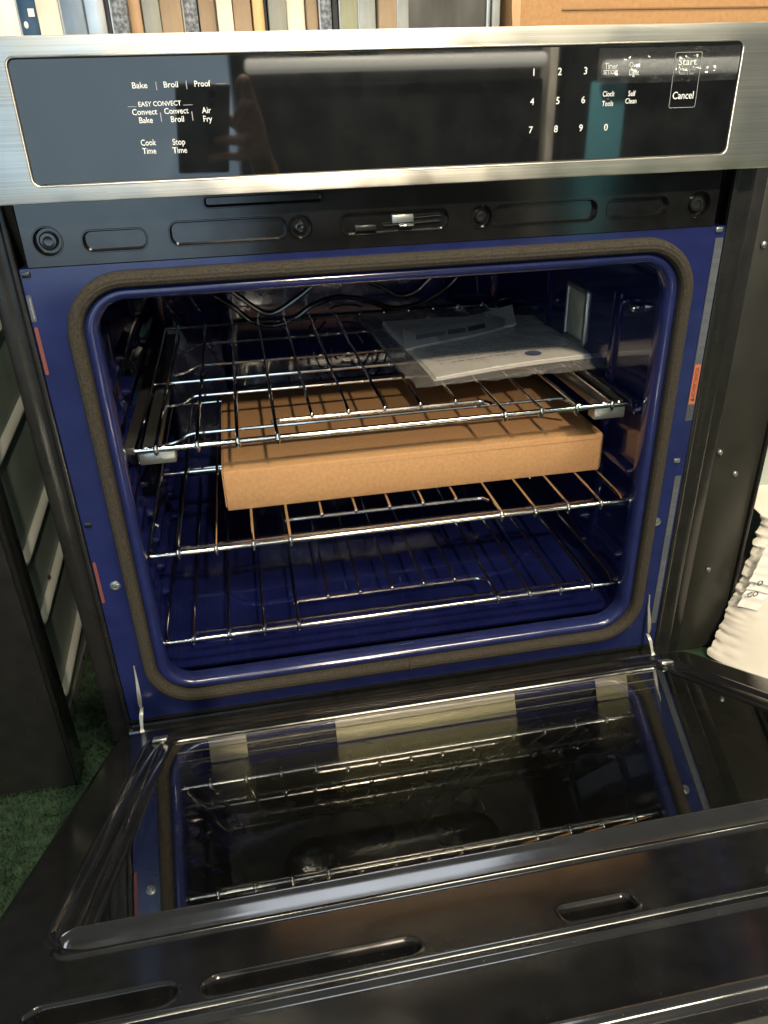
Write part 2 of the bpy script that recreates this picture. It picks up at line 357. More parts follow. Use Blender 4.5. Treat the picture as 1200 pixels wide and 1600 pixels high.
# embossed floor outline
def ridge_loop(R, h, wd, fn, name, material, parent, n=6):
    g = G(fn); g.loft([[(p[0], p[1], c) for p in rr(R, o, n)] for o, c in ((wd, -.0003), (wd * .5, h * .75), (0, h), (-wd * .5, h * .75), (-wd, -.0003))]); return g.make(name, material, parent, sharp=60)
FLR = lambda a, b, c: (a, b, -.0745 + c)
ridge_loop((-.235, .235, .16, .50, .05), .0030, .006, FLR, 'floor_emboss', MAT['blue_dark'], cav)
for x0, x1 in ((-.27, -.205), (-.165, .03), (.12, .23)): ridge_loop((x0, x1, .085, .100, .007), .0018, .004, FLR, 'floor_emboss', MAT['blue_dark'], cav)
# rack guides on both walls
for side in (-1, 1):
    for k in (range(9) if side < 0 else (0, 1, 3, 4, 6)):
        z = -.0385 + .0435 * k
        for y0, y1 in ((.045, .125), (.165, .36), (.40, .545)):
            g = G(lambda a, b, c, s=side: (s * (.3245 - c), a, b))
            g.loft([[(p[0], p[1], c) for p in rr((y0, y1, z - .0045, z + .0045, .0044), o, 4)] for o, c in ((.004, -.0004), (.002, .003), (0, .0085), (-.002, .0112), (-.0042, .0120))], cap1=True)
            g.make('rack_guide', MAT['blue_dark'], cav, sharp=60)
    for y in (.145, .38):
        g = G(lambda a, b, c, s=side: (s * (.3245 - c), a, b))
        g.loft([[(p[0], p[1], c) for p in rr((y - .008, y + .008, -.05, .355, .008), o, 4)] for o, c in ((.004, -.0004), (.001, .0030), (-.004, .0045))], cap1=True)
        g.make('guide_column', MAT['blue_dark'], cav, sharp=60)
# back wall: fan cover with wavy ridges and curved slots, broil element
g = G(FR); g.loft([[(p[0], p[1], y) for p in rr((-.20, .22, .02, .335, .05), o, 8)] for o, y in ((.01, .6185), (.004, .606), (-.004, .600), (-.02, .598))], cap1=True)
fan = g.make('fan_cover', MAT['blue_dark'], oven, sharp=50)
for rad in (.030, .046, .062, .078):
    for q in range(6):
        a0 = q * PI / 3 + .10; a1 = a0 + PI / 3 - .25
        g = G(); g.tube([(.02 + rad * math.cos(a0 + (a1 - a0) * t / 8), .5985, .175 + rad * math.sin(a0 + (a1 - a0) * t / 8)) for t in range(9)], .0020, 6)
        g.make('fan_slot', MAT['enamel'], fan)
def wave(P, r, name, material, y=.592):
    g = G(); Q = []
    n = 10
    for i in range(len(P) - 1):
        p0 = P[max(0, i - 1)]; p1 = P[i]; p2 = P[i + 1]; p3 = P[min(len(P) - 1, i + 2)]
        for k in range(n):
            t = k / n
            Q.append(tuple(.5 * ((2 * p1[c]) + (-p0[c] + p2[c]) * t + (2 * p0[c] - 5 * p1[c] + 4 * p2[c] - p3[c]) * t * t + (-p0[c] + 3 * p1[c] - 3 * p2[c] + p3[c]) * t ** 3) for c in (0, 1)))
    Q.append(P[-1]); g.tube([(a, y, b) for a, b in Q], r, 8); g.make(name, material, oven)
wave([(-.205, .315), (-.172, .285), (-.131, .252), (-.105, .250), (-.065, .272), (-.02, .300), (.03, .304), (.081, .284), (.119, .264), (.150, .268), (.172, .285), (.20, .31)], .0038, 'broil_element', MAT['enamel'])
wave([(-.21, .285), (-.179, .263), (-.150, .236), (-.110, .226), (-.07, .238), (-.04, .256), (.005, .268), (.050, .262), (.088, .247), (.121, .240), (.165, .248), (.207, .270), (.23, .29)], .0038, 'broil_element', MAT['enamel'])
g = G(); g.tube(fillet([(.288, .612, .225), (.300, .585, .238), (.308, .570, .250), (.345, .570, .250)], .01), .0028, 8); g.make('temperature_probe', MAT['chrome'], oven)
# lamp cover and stud on the right wall
RW = lambda a, b, c: (.3245 - c, a, b)
lampc = empty('oven_light', (0, 0, 0), oven)
g = G(RW); g.loft([[(p[0], p[1], c) for p in rr((.236, .306, .252, .332, .006), o, 5)] for o, c in ((.003, 0), (.002, .003), (0, .004), (-.004, .0035), (-.006, .001))]); g.make('light_frame', MAT['galv'], lampc, sharp=35)
MAT['lens'] = noisify(mat('frosted_lens', (.30, .29, .23), .25, ior=1.5), (.40, .39, .31), 40, 3, bump=.3, bdist=.002)
g = G(RW); g.loft([[(p[0], p[1], c) for p in rr((.236, .306, .252, .332, .006), o, 5)] for o, c in ((-.006, .001), (-.008, .0025), (-.014, .003))], cap1=True); g.make('light_lens', MAT['lens'], lampc, sharp=50)
for (y, z) in ((.115, .345), (.088, .343), (.33, .30)):
    g = G(); g.ball((.320, y, z), .009, .006, .006); g.make('wall_stud', MAT['chrome'] if y < .1 else MAT['blue_dark'], cav)

# ---- side trims, bottom rail
for s in (-1, 1):
    g = G(FR); xs = [(.3685, .006), (.3690, .0015), (.3715, .0004), (.3745, .0015), (.3765, .0065), (.381, .0075), (.3845, .0055), (.3945, .0050), (.397, .0065), (.397, .05)]
    g.loft([[(s * x, z, y) for x, y in xs] for z in (-.158, .2, .600)], closed=False)
    g.make('side_trim', MAT['enamel_soft'] if s > 0 else MAT['enamel_soft'], oven, sharp=50)
g = G(); g.loft([[(x, y, z) for x in (-.372, .372)] for y, z in ((.0, -.122), (-.001, -.126), (.004, -.128), (.004, -.138), (-.002, -.140), (-.004, -.143), (-.002, -.150), (.01, -.158))], closed=False)
g.make('bottom_rail', MAT['enamel'], oven, sharp=30)
g = G(); g.box(-.390, .390, .050, .66, FLOOR + .002, .60, .003); g.make('outer_case', MAT['galv'], oven)
# the outer case must not close the mouth: cut its front back behind the cavity walls
bm = bmesh.new(); bm.from_mesh(bpy.data.objects['outer_case'].data)
for f in [f for f in bm.faces if f.calc_center_median().y < .0505]: bm.faces.remove(f)
bm.to_mesh(bpy.data.objects['outer_case'].data); bm.free()

# ---- clips, studs, stickers on the front frame
for (x, z) in ((.359, .4455), (.3545, .169), (-.3615, .444), (-.3605, .170)):
    g = G(); g.box(x - .0040, x + .0040, -.0020, .0008, z - .0028, z + .0028, .0008); g.make('frame_clip', MAT['enamel'] if x < 0 else MAT['galv'], oven)
for (x, z) in ((-.347, .086), (.340, .082)):
    g = G(FR); g.loft([[(x + r * math.cos(2 * PI * k / 16), z + r * math.sin(2 * PI * k / 16), y) for k in range(16)] for r, y in ((.0062, .0002), (.0058, -.0014), (.0045, -.0018), (.0040, -.0006), (.0028, -.0010), (.0022, -.0024), (.0010, -.0026))], cap1=True)
    g.make('screw', MAT['galv'], oven, sharp=30)
def sticker(x, z0, z1, wd, name, m):
    g = G(FR); g.loft([[(p[0], p[1], y) for p in rrect(x - wd / 2, x + wd / 2, z0, z1, .0018, 4)] for y in (-.0004, -.0010)], cap1=True); return g.make(name, MAT[m], oven, False)
def vtext(s, x, z0, z1, cap, parent, m, y=-.0013):
    return text(s, 0, 0, cap, parent, MAT[m], fn=lambda a, b: (x - b, y, (z0 + z1) / 2 + a), width=abs(z1 - z0), name='printed_text')
st = sticker(.3610, .2225, .437, .0095, 'information_sticker', 'grey_label')
st2 = sticker(.3600, -.085, .147, .0085, 'information_sticker', 'grey_label')
g = G(); g.box(.3570, .3650, -.0015, -.0011, .2440, .2935); og = g.make('warning_strip', MAT['orange_label'], st, False)
vtext('▲ADVERTENCIA', .3612, .2470, .2905, .0048, st, 'dark_ink', -.0018)
g = G(FR); g.loft([[(p[0], p[1], -.0014) for p in rrect(.3572 + d, .3650 - d, .2250 + d, .2415 - d, .0015)] for d in (0, .0006)]); g.make('pictogram', MAT['dark_ink'], st, False)
g = G(FR); g.tube([(.3595, .2385, -.0013), (.3625, .2360, -.0013), (.3590, .2330, -.0013), (.3630, .2305, -.0013), (.3600, .2275, -.0013)], .0007, 5); g.make('pictogram', MAT['dark_ink'], st)
for i in range(5): vtext('Lorem'[0:0] + '· · — · — — · —— · — ·—— · — —· · ——— · — · —', .3580 + .0017 * i, .300, .425, .0012, st, 'grey_ink')
for i in range(4):
    vtext('— ·—— · — —· · ——— · — · — — · ——', .3577 + .0016 * i, .06, .13, .0011, st2, 'grey_ink'); vtext('— ·—— · — —· · ———', .3577 + .0016 * i, -.03, .02, .0011, st2, 'grey_ink')
for (z0, z1) in ((.345, .394), (.064, .121)):
    s_ = sticker(-.3642, z0, z1, .0034, 'warning_sticker', 'dull_label'); vtext('———·——', -.3640, z0 + .004, z1 - .004, .0015, s_, 'dark_ink')
s_ = sticker(-.3640, .399, .425, .0048, 'information_sticker', 'grey_label'); vtext('ooloo', -.3636, .402, .422, .0022, s_, 'grey_ink')

# ---- hinges
MAT['hinge'] = mat('hinge_zinc', (.58, .57, .52), .22, .7)
for s in (-1, 1):
    h = empty('door_hinge', (s * .347, 0, -.09), oven)
    X = 0
    g = G(); g.box(-.0045, .0045, .0004, .0016, .012, .063, .0004); g.make('hinge_slot', MAT['enamel'], h)
    g = G(); P = [(0, -.001, .055), (0, -.003, .038), (s * -.0005, -.010, .022), (0, -.013, .008), (s * .001, -.012, -.002)]
    R = []
    for (px, py, pz), wd in zip(P, (.0007, .0012, .0022, .0026, .0015)): R.append([(px - wd, py - .0012, pz), (px + wd, py - .0012, pz), (px + wd, py + .0012, pz), (px - wd, py + .0012, pz)])
    g.loft(R, cap0=True, cap1=True); g.make('hinge_arm', MAT['hinge'], h)
    g = G(); R = []
    for (px, py, pz), wd in zip([(0, -.012, -.004), (.001 * s, -.020, -.010), (.0015 * s, -.027, -.022), (.001 * s, -.034, -.027), (0, -.045, -.030)], (.0020, .0024, .0017, .0032, .0022)): R.append([(px - wd, py - .0012, pz), (px + wd, py - .0012, pz), (px + wd, py + .0015, pz), (px - wd, py + .0015, pz)])
    g.loft(R, cap0=True, cap1=True); g.make('hinge_link', MAT['hinge'], h)
    g = G(); g.box(-.006, .006, -.043, -.034, -.030, -.024, .0012); g.make('hinge_pin', MAT['galv'], h)

# ---- door (local: x, s along the door away from the hinge, n out of its inner face)
AD = .4859; ZD = -.1194; ca, sa = math.cos(AD), math.sin(AD)
DW = lambda x, s, n: (x, -s * ca + n * sa, ZD + s * sa + n * ca)
DWd = lambda x, s, d: DW(x, s, -d)
door = empty('door', (0, 0, 0), oven)
WIN = (-.296, .296, .142, .541, .008)
g = G(DWd)
hls = [(-.312, -.236, .6155, .6345, .0090), (-.221, -.106, .6190, .6345, .0075), (-.0235, .0185, .6185, .6335, .0040), (.106, .221, .6190, .6345, .0075), (.236, .312, .6155, .6345, .0090)]
beads = [(-.312, .312, .5485, .5705, .0109), (-.350, .350, .6420, .6520, .0049)]
g.plate(rrect(-.3580, .3580, .095, .706, .006, 3), [rr(WIN, .030)] + [rr(h, .0032) for h in hls], -.0040)
for h in hls:
    g.loft([[(p[0], p[1], -.0040 + d) for p in rr(h, o)] for o, d in ((.0032, 0), (.0024, -.0006), (.0014, -.0005), (.0004, .0010), (0, .003), (-.0006, .011))], cap1=True)
for b, hh in zip(beads, (.0036, .0026)):
    R_ = [(.0042, .0001), (.0030, -.0004), (.0018, -hh * .55), (.0006, -hh), (-.0006, -hh * 1.05), (-.0018, -hh * .75), (-.0028, -hh * .30)]
    if hh > .003: R_ += [(-.0040, -.0004), (-.0060, -.0002), (-.0100, .0)]
    sc = (b[2] + b[3]) / 2; tl = .50 if hh > .003 else .0
    g.loft([[(p[0], p[1], -.0040 + d + tl * min(1, max(0, (.0018 - o) / .005)) * (p[1] - sc)) for p in rr(b, o, 8)] for o, d in R_], cap1=True)
# moulding round the window: rolled steps down to the glass
g.loft([[(p[0], p[1], d) for p in rr(WIN, o, 8)] for o, d in ((.030, -.0040), (.0275, -.0046), (.0255, -.0044), (.0240, -.0030), (.0215, -.0022), (.0150, -.0022), (.0135, -.0030), (.0115, -.0034), (.0095, -.0026), (.0080, -.0010), (.0030, -.0008), (.0020, -.0014), (.0008, -.0012), (-.0002, .0006))])
# outer rolled edge
g.loft([[(p[0], p[1], d) for p in rrect(-.3580 - e, .3580 + e, .095 - e, .706 + e * 1.0, .006 + e, 3)] for e, d in ((0, -.0040), (.003, -.0034), (.0058, -.0012), (.0070, .003), (.0072, .016), (.006, .020))])
panel_d = g.make('inner_panel', MAT['enamel'], door, sharp=40)
g = G(DWd); g.loft([[(p[0], p[1], d) for p in rr(WIN, o, 6)] for o, d in ((.0000, .0015), (-.0003, .0002), (-.0010, .0))], cap1=True)
face_to(g.make('door_glass', MAT['pane'], door, sharp=4), (0, sa, ca))
g = G(DWd); g.loft([[(p[0], p[1], .012) for p in rr(WIN, o, 3)] for o in (.004, -.002)], cap1=True); face_to(g.make('second_pane', MAT['pane_in'], door, False), (0, sa, ca))
g = G(DWd); g.loft([[(p[0], p[1], d) for p in rr(WIN, .004, 3)] for d in (.0005, .030)], cap1=True); g.make('door_cavity', MAT['enamel_soft'], door, sharp=20)
for x0, x1 in ((-.256, -.214), (-.111, .107), (.211, .252)):
    for d0, d1 in ((.0010, .0112), (.0132, .0285)):
        g = G(DWd); g.box(x0, x1, .1440, .1452, d0, d1); g.make('glass_bracket', MAT['zinc'], door, False)
for d in (.0012, .0118):
    g = G(DWd); g.box(-.292, .288, .1445, .1468, d, d + .0010); g.make('glass_channel', MAT['zinc'], door, False)
# stainless outer skin of the door
g = G(DWd); g.loft([[(p[0], p[1], d) for p in rrect(-.3690 + e, .3690 - e, .090 + e, .7230 - e, .004, 3)] for e, d in ((.012, .0205), (.010, .0165), (.0035, .0160), (.001, .0170), (0, .020), (0, .044), (.002, .046))], cap1=True)
g.make('outer_skin', MAT['steel'], door, sharp=35)
g = G(DWd); g.tube([(-.30, .655, .085), (.30, .655, .085)], .011, 16); g.box(-.285, -.265, .647, .663, .045, .085, .003); g.box(.265, .285, .647, .663, .045, .085, .003); g.make('door_handle', MAT['steel'], door)
for x in (-.31, .31):
    g = G(DWd); g.box(x - .008, x + .008, .128, .142, -.0062, -.0025, .001); g.make('glass_clip', MAT['galv'], door)

# ================================================================== RACKS
def rack(x0, y, z, w, sp, yb, label, step_y, front_r=.0031, glide=False):
    t = tag(empty('oven_rack', (x0, y, z)), label, 'rack', 'wire racks in the oven cavity')
    D = yb - y
    def tb(name, pts, r, fr=0, n=8):
        g = G(); g.tube(fillet(pts, fr) if fr else pts, r, n); return g.make(name, MAT['chrome'], t)
    tb('front_bar', [(-w, 0, 0), (w, 0, 0)], front_r, n=12)
    for s in (-1, 1):
        if glide: tb('side_rod', [(s * (w - .001), .002, .001), (s * (w - .002), D * .45, .0), (s * (w - .001), D, 0)], .0021)
        else: tb('side_rod', [(s * (w - .003), .000, 0), (s * (w + .001), .02, .001), (s * (w + .001), D * .46, .001), (s * (w + .001), D, .001)], .0024, .01)
    tb('back_rod', [(-w, D, 0), (w, D, 0)], .0026)
    tb('cross_rod', [(-w + .001, D * .46, -.0042), (w - .001, D * .46, -.0042)], .0024)
    if not glide: tb('cross_rod', [(-w + .035, .020, -.0045), (w - .035, .020, -.0045)], .0024)
    sy = step_y - y
    tb('step_rod', fillet([(-3 * sp - .004, sy - .004, -.0022), (-3 * sp + .004, sy, -.0022), (0, sy, -.0022), (3 * sp - .010, sy, -.0022), (3 * sp - .002, sy - .012, -.0022)], .006), .0026)
    for k in range(-6, 7):
        g = G()
        if abs(k) >= 3:
            g.tube([(k * sp, .0, .0040), (k * sp, .006, .0043), (k * sp, D * .5, .0030), (k * sp, D + .002, .0030)], .0022, 8)
            g.ball((k * sp, -.0008, -.0006), .0037, .0050, .0076, 10, 6)
        else:
            g.tube([(k * sp, sy - .001, .0020), (k * sp, sy + .008, .0030), (k * sp, D * .5, .0030), (k * sp, D + .002, .0030)], .0020, 8)
            g.ball((k * sp, sy - .0015, .0010), .0031, .0031, .0036, 10, 6)
        g.make('wire', MAT['chrome'], t)
    return t
r3 = rack(0, .0271, -.0268, .3076, .0455, .565, 'lowest wire rack, empty, close above the blue cavity floor', .0860, .0029)
r2 = rack(0, .0294, .1024, .3076, .0455, .565, 'middle wire rack carrying the flat cardboard box', .0870, .0031)
r1 = rack(0, .0426, .2354, .3020, .0464, .590, 'topmost gliding rack on metal slides carrying the bagged papers', .1030, .0036, True)
# glide frame under the top rack
def r1tube(name, pts, r, fr=.012):
    g = G(); g.tube(fillet(pts, fr), r, 8); o = g.make(name, MAT['chrome'], r1); return o
for (yy, zz, xe) in ((.075, -.0145, .262), (.215, -.0140, .262), (.355, -.0125, .262), (.475, -.0125, .262)):
    r1tube('glide_rod', [(-xe - .018, yy, zz - .012), (-xe, yy, zz - .010), (-xe + .016, yy, zz), (xe - .016, yy, zz), (xe, yy, zz - .010), (xe + .010, yy - .004, zz - .012)], .0023)
for s in (-1, 1):
    g = G(); xa, xb = sorted((s * .2985, s * .2790)); g.box(xa, xb, .018, .545, -.021, -.0085, .0015); g.make('slide_rail', MAT['rail'], r1)
    g = G(); xa, xb = sorted((s * .2990, s * .2580)); g.box(xa, xb, .001, .020, -.0190, -.0045, .0012); g.make('slide_bracket', MAT['galv'], r1)
    g = G(); xa, xb = sorted((s * .318, s * .302)); g.box(xa, xb, .02, .54, -.013, -.004, .0012); g.make('slide_runner', MAT['rail'], r1)
    g = G()
    for q in range(3): g.tube([(s * (.289 - .010 * q + .004 * math.cos(a)), -.001, .0000 + .0035 * math.sin(a)) for a in [PI * k / 6 for k in range(7)]], .0010, 6)
    g.make('spring_clip', MAT['chrome'], r1)
    for xo in (.318, .334):
        g = G(); g.tube([(s * (xo - .016), .012, -.004), (s * (xo - .016), .010, -.020)], .0016, 6); g.make('slide_pin', MAT['chrome'], r1)

# ================================================================== CARDBOARD BOX ON THE MIDDLE RACK
bx = tag(empty('cardboard_box', (.049, .1165, .1077)), 'long flat brown cardboard box lying on the middle rack', 'box')
L, W, H = .522, .330, .0570
g = G(); NX = 26
def warp(x, y, z): return (x, y + .0012 * math.sin(x * 9 + 1), z + .0010 * math.sin(x * 7) * (y / W) + (0.0))
g.fn = warp
g.box(-L / 2, L / 2, 0, W, 0, H, .0016)
g.make('box_body', MAT['cardboard'], bx, sharp=50)
g = G(); g.box(-L / 2 - .0018, -L / 2 - .0002, .003, W * .9, .004, H - .003); g.make('side_flap', MAT['cardboard'], bx, False)
g = G(); g.box(L / 2 + .0004, L / 2 + .0020, .002, W * .9, .003, H - .004); g.make('side_flap', MAT['cardboard'], bx, False)
g = G(); g.box(-L / 2 + .003, L / 2 - .004, -.0009, .0008, H - .0085, H - .0080); g.make('tuck_seam', mat('cardboard_crease', (.30, .17, .08), .9), bx, False)

# ================================================================== PAPERS IN A PLASTIC BAG ON THE TOP RACK
def quad_sheet(P, nx, ny, zf, thick=0, jag=0, seed=0):
    """bilinear grid over four corners BL,BR,TR,TL with height function"""
    g = G(); rows = []
    for j in range(ny + 1):
        row = []
        for i in range(nx + 1):
            u, v = i / nx, j / ny
            x = (P[0][0] * (1 - u) + P[1][0] * u) * (1 - v) + (P[3][0] * (1 - u) + P[2][0] * u) * v
            y = (P[0][1] * (1 - u) + P[1][1] * u) * (1 - v) + (P[3][1] * (1 - u) + P[2][1] * u) * v
            if jag:
                e = 1 if (i in (0, nx) or j in (0, ny)) else 0
                x += jag * noise.noise(Vector((u * 9, v * 9, seed))) * (1 + e); y += jag * noise.noise(Vector((u * 9, v * 9, seed + 7))) * (1 + e)
            row.append((x, y, zf(u, v)))
        rows.append(row)
    top = g.loft(rows, closed=False)
    if thick:
        bot = g.loft([[(p[0], p[1], p[2] - thick) for p in r] for r in rows], closed=False)
        ot = top[0] + [r[-1] for r in top[1:]] + top[-1][-2::-1] + [r[0] for r in top[-2:0:-1]]
        ob = bot[0] + [r[-1] for r in bot[1:]] + bot[-1][-2::-1] + [r[0] for r in bot[-2:0:-1]]
        g.bridge(ot, ob)
    return g
ZR = .2412
bk = tag(empty('manual_booklet', (0, 0, 0)), 'cream paper booklet with a blue oval print inside the plastic bag on the top rack', 'booklet')
BK = ((.084, .170), (.327, .212), (.329, .445), (.068, .475))
pf = lambda u, v: ZR + .0065 + .0030 * math.sin(u * 3.0) * (1 - v) + .004 * v * math.sin(u * 2.4 + .5) + .0012 * math.sin(v * 6)
g = quad_sheet(BK, 30, 24, pf, .0022); cover = g.make('cover', MAT['paper'], bk)
for i in range(3):
    K = [(x + random.uniform(-.003, .003), y + random.uniform(-.004, .001)) for x, y in BK]
    g = quad_sheet(K, 24, 16, (lambda u, v, i=i: pf(u, v) - .0026 - .0014 * i), .0010); g.make('page', MAT['paper'], bk)
def bk_pt(u, v, dz=.0006):
    x = (BK[0][0] * (1 - u) + BK[1][0] * u) * (1 - v) + (BK[3][0] * (1 - u) + BK[2][0] * u) * v
    y = (BK[0][1] * (1 - u) + BK[1][1] * u) * (1 - v) + (BK[3][1] * (1 - u) + BK[2][1] * u) * v
    return (x, y, pf(u, v) + dz)
for cu, cv, ru, rv, mn in ((.655, .11, .052, .045, 'blue_print'), (.885, .16, .020, .020, 'grey_ink')):
    g = G(); c = g.pts([bk_pt(cu, cv)])[0]; R_ = g.pts([bk_pt(cu + ru * math.cos(2 * PI * k / 20), cv + rv * math.sin(2 * PI * k / 20)) for k in range(20)])
    for k in range(20): g.f.append((c, R_[k], R_[(k + 1) % 20]))
    g.make('printed_mark', MAT[mn], cover)
g = G()
for row in range(9):
    v = .14 + row * .045; u = .08
    while u < .80:
        lw = random.uniform(.015, .06)
        if random.random() < .8 and not (.58 < u < .73 and v < .2): g.f.append(tuple(g.pts([bk_pt(u, v), bk_pt(u + lw, v), bk_pt(u + lw, v + .009), bk_pt(u, v + .009)])))
        u += lw + .012
o = g.make('printed_lines', MAT['grey_ink'], cover, False); o['kind'] = 'stuff'

CD = ((.066, .282), (.258, .345), (.292, .462), (.088, .415))
cf = lambda u, v: ZR + .0155 + .011 * max(0, u - .55) ** 1.4 * 2 + .0015 * math.sin(v * 4 + u * 3)
cd = tag(empty('folded_card', (0, 0, 0)), 'small folded white card with grey and navy stamp lying on the booklet', 'card')
for i in range(2):
    g = quad_sheet(CD, 20, 8, (lambda u, v, i=i: cf(u, v) - .0022 * i), .0008); g.make('card_leaf', MAT['paper'], cd)
def cd_pt(u, v, dz=.0006):
    x = (CD[0][0] * (1 - u) + CD[1][0] * u) * (1 - v) + (CD[3][0] * (1 - u) + CD[2][0] * u) * v
    y = (CD[0][1] * (1 - u) + CD[1][1] * u) * (1 - v) + (CD[3][1] * (1 - u) + CD[2][1] * u) * v
    return (x, y, cf(u, v) + dz)
for u0, u1, v0, v1, mn in ((.10, .36, .22, .42, 'grey_ink'), (.38, .54, .20, .44, 'teal_print'), (.56, .72, .20, .46, 'dark_ink')):
    g = G(); R_ = [[cd_pt(u0 + (u1 - u0) * i / 4, v) for i in range(5)] for v in (v0, v1)]; g.loft(R_, closed=False); g.make('printed_block', MAT[mn], cd)
bag = tag(empty('plastic_bag', (0, 0, 0)), 'clear crinkled plastic bag holding papers, lying on the top rack', 'plastic bag')
BG = ((.052, .150), (.340, .163), (.352, .520), (.030, .562))
def bf(u, v):
    e = min(1, 8 * u, 8 * (1 - u), 8 * v, 8 * (1 - v))
    return ZR + .001 + e * (.0105 + .006 * math.exp(-((u - .45) ** 2 + (v - .6) ** 2) * 8)) + .0035 * abs(noise.noise(Vector((u * 7, v * 9, 2)))) + .0022 * abs(noise.noise(Vector((u * 30, v * 24, 9)))) + .006 * max(0, u - .8) * 5 * 0
g = quad_sheet(BG, 80, 80, lambda u, v: bf(u, v) + (.009 * max(0, 1 - ((u - .45) ** 2 / .08 + (v - .60) ** 2 / .06))), 0, .0035, 4); face_to(g.make('bag_front', MAT['bag'], bag, sharp=60), (0, 0, 1))
g = quad_sheet(BG, 40, 40, lambda u, v: ZR + .0008 + .0012 * noise.noise(Vector((u * 14, v * 14, 5))), 0, .0035, 4); face_to(g.make('bag_back', MAT['bag'], bag, sharp=60), (0, 0, -1))

g = G(); g.loft([[(.165 + .026 * i / 4 + .008 * j / 6, .470 + .085 * j / 6, ZR + .0300 - .012 * j / 6 + .001 * math.sin(i)) for i in range(5)] for j in range(7)], closed=False)
MAT['tape'] = mat('grey_tape', (.26, .26, .24), .35); g.make('seal_tape', MAT['tape'], bag)

# ================================================================== SURROUNDINGS
g = G(); g.f.append(tuple(g.pts([(-3.5, -3.2, FLOOR - .004), (3.5, -3.2, FLOOR - .004), (3.5, 3, FLOOR - .004), (-3.5, 3, FLOOR - .004)])))
tag(g.make('floor', MAT['carpet'], None, False), kind='structure')
rng = np.random.default_rng(5); N = 150000
reg = rng.random(N) < .8
X = np.where(reg, rng.uniform(-1.25, -.34, N), rng.uniform(-.1, 1.1, N)); Yp = np.where(reg, rng.uniform(-.55, .95, N), rng.uniform(-.95, .0, N))
an = rng.uniform(0, 2 * PI, N); hh = rng.uniform(.004, .010, N); wd = rng.uniform(.0009, .0018, N); lx = rng.normal(0, .004, N); ly = rng.normal(0, .004, N)
V = np.zeros((N, 3, 3)); V[:, 0] = np.stack([X - np.cos(an) * wd, Yp - np.sin(an) * wd, np.full(N, FLOOR - .004)], 1); V[:, 1] = np.stack([X + np.cos(an) * wd, Yp + np.sin(an) * wd, np.full(N, FLOOR - .004)], 1)
V[:, 2] = np.stack([X + lx, Yp + ly, FLOOR - .004 + hh], 1)
me = bpy.data.meshes.new('carpet_pile'); me.vertices.add(N * 3); me.vertices.foreach_set('co', V.reshape(-1).astype(np.float32)); me.loops.add(N * 3); me.loops.foreach_set('vertex_index', np.arange(N * 3, dtype=np.int32))
me.polygons.add(N); me.polygons.foreach_set('loop_start', np.arange(0, N * 3, 3, dtype=np.int32)); me.update(calc_edges=True); me.materials.append(MAT['carpet'])
o = bpy.data.objects.new('carpet_pile', me); COL.objects.link(o); tag(o, 'short dark green carpet pile on the floor', 'carpet', kind='stuff')

# black appliance at the left, front facing us, galvanised ribbed side
ap = tag(empty('black_appliance', (-.7, .2, FLOOR)), 'black appliance standing left of the oven with a galvanised ribbed side', 'appliance')
def ab(name, x0, x1, y0, y1, z0, z1, m, bev=.002):
    g = G(); g.box(x0 + .7, x1 + .7, y0 - .2, y1 - .2, z0 - FLOOR, z1 - FLOOR, bev); return g.make(name, MAT[m], ap)
ab('front_door', -1.05, -.4370, -.049, -.010, -.1690, .80, 'enamel_soft', .003)
ab('door_edge', -.4370, -.4320, -.0485, -.012, -.1690, .80, 'enamel', .001)
ab('side_frame', -.4650, -.4385, -.0095, -.0060, -.1700, .80, 'enamel_soft', .002)
MAT['side'] = noisify(mat('greenish_side_sheet', (.17, .23, .21), .34, .45), (.22, .28, .255), 20, 4, rough_var=.08); MAT['rib'] = mat('glint_rib', (.52, .56, .52), .35, .5)  # ribs coloured lighter than the sheet for the light their raised faces reflect
sp_ = ab('side_panel', -1.04, -.4660, -.005, .62, -.1740, .80, 'side', .001)
for z in (-.126, -.003, .088, .222, .330, .45, .56):
    g = G(lambda a, b, c: (-.4660 + c + .7, a - .2, b - FLOOR + (a - .07) * .11))
    g.loft([[(p[0], p[1], c) for p in rr((.075, .56, z - .0045, z + .0045, .0044), o, 5)] for o, c in ((.004, -.0003), (.002, .003), (-.001, .0065), (-.004, .0080))], cap1=True); g.make('rib', MAT['rib'], ap, sharp=60)
for y, z in ((.20, -.160), (.10, -.160), (.15, .02), (.12, .30)):
    g = G(); g.ball((-.4650 + .7, y - .2, z - FLOOR), .003, .005, .005); g.make('screw', MAT['chrome'], ap)
ab('bottom_flange', -.4670, -.4635, .02, .61, -.1745, -.1550, 'galv', .0008)

# black side cabinet at the right
MAT['dark_metal'] = noisify(mat('dark_sheet_metal', (.030, .030, .026), .33, .35), (.042, .041, .035), 12, 4, rough_var=.08, bump=.12, bdist=.003)
rc = tag(empty('side_cabinet', (.45, .03, FLOOR)), 'dark metal cabinet side standing close to the right of the oven', 'cabinet')
def rb(name, x0, x1, y0, y1, z0, z1, m, bev=.002):
    g = G(); g.box(x0 - .45, x1 - .45, y0 - .03, y1 - .03, z0 - FLOOR, z1 - FLOOR, bev); return g.make(name, MAT[m], rc)
rb('sheet', .4300, .5000, .034, .60, -.1735, .618, 'dark_metal', .002)
rb('front_flange', .4030, .4290, .030, .60, -.1735, .618, 'enamel_soft', .003)
rb('edge_strip', .5003, .5055, .030, .60, -.1735, .618, 'enamel_soft', .001)
for x, z in ((.437, .157), (.466, .122), (.441, .420), (.455, -.03)):
    g = G(); g.ball((x - .45, .0025, z - FLOOR), .0042, .003, .0042); g.make('screw', MAT['galv'], rc)

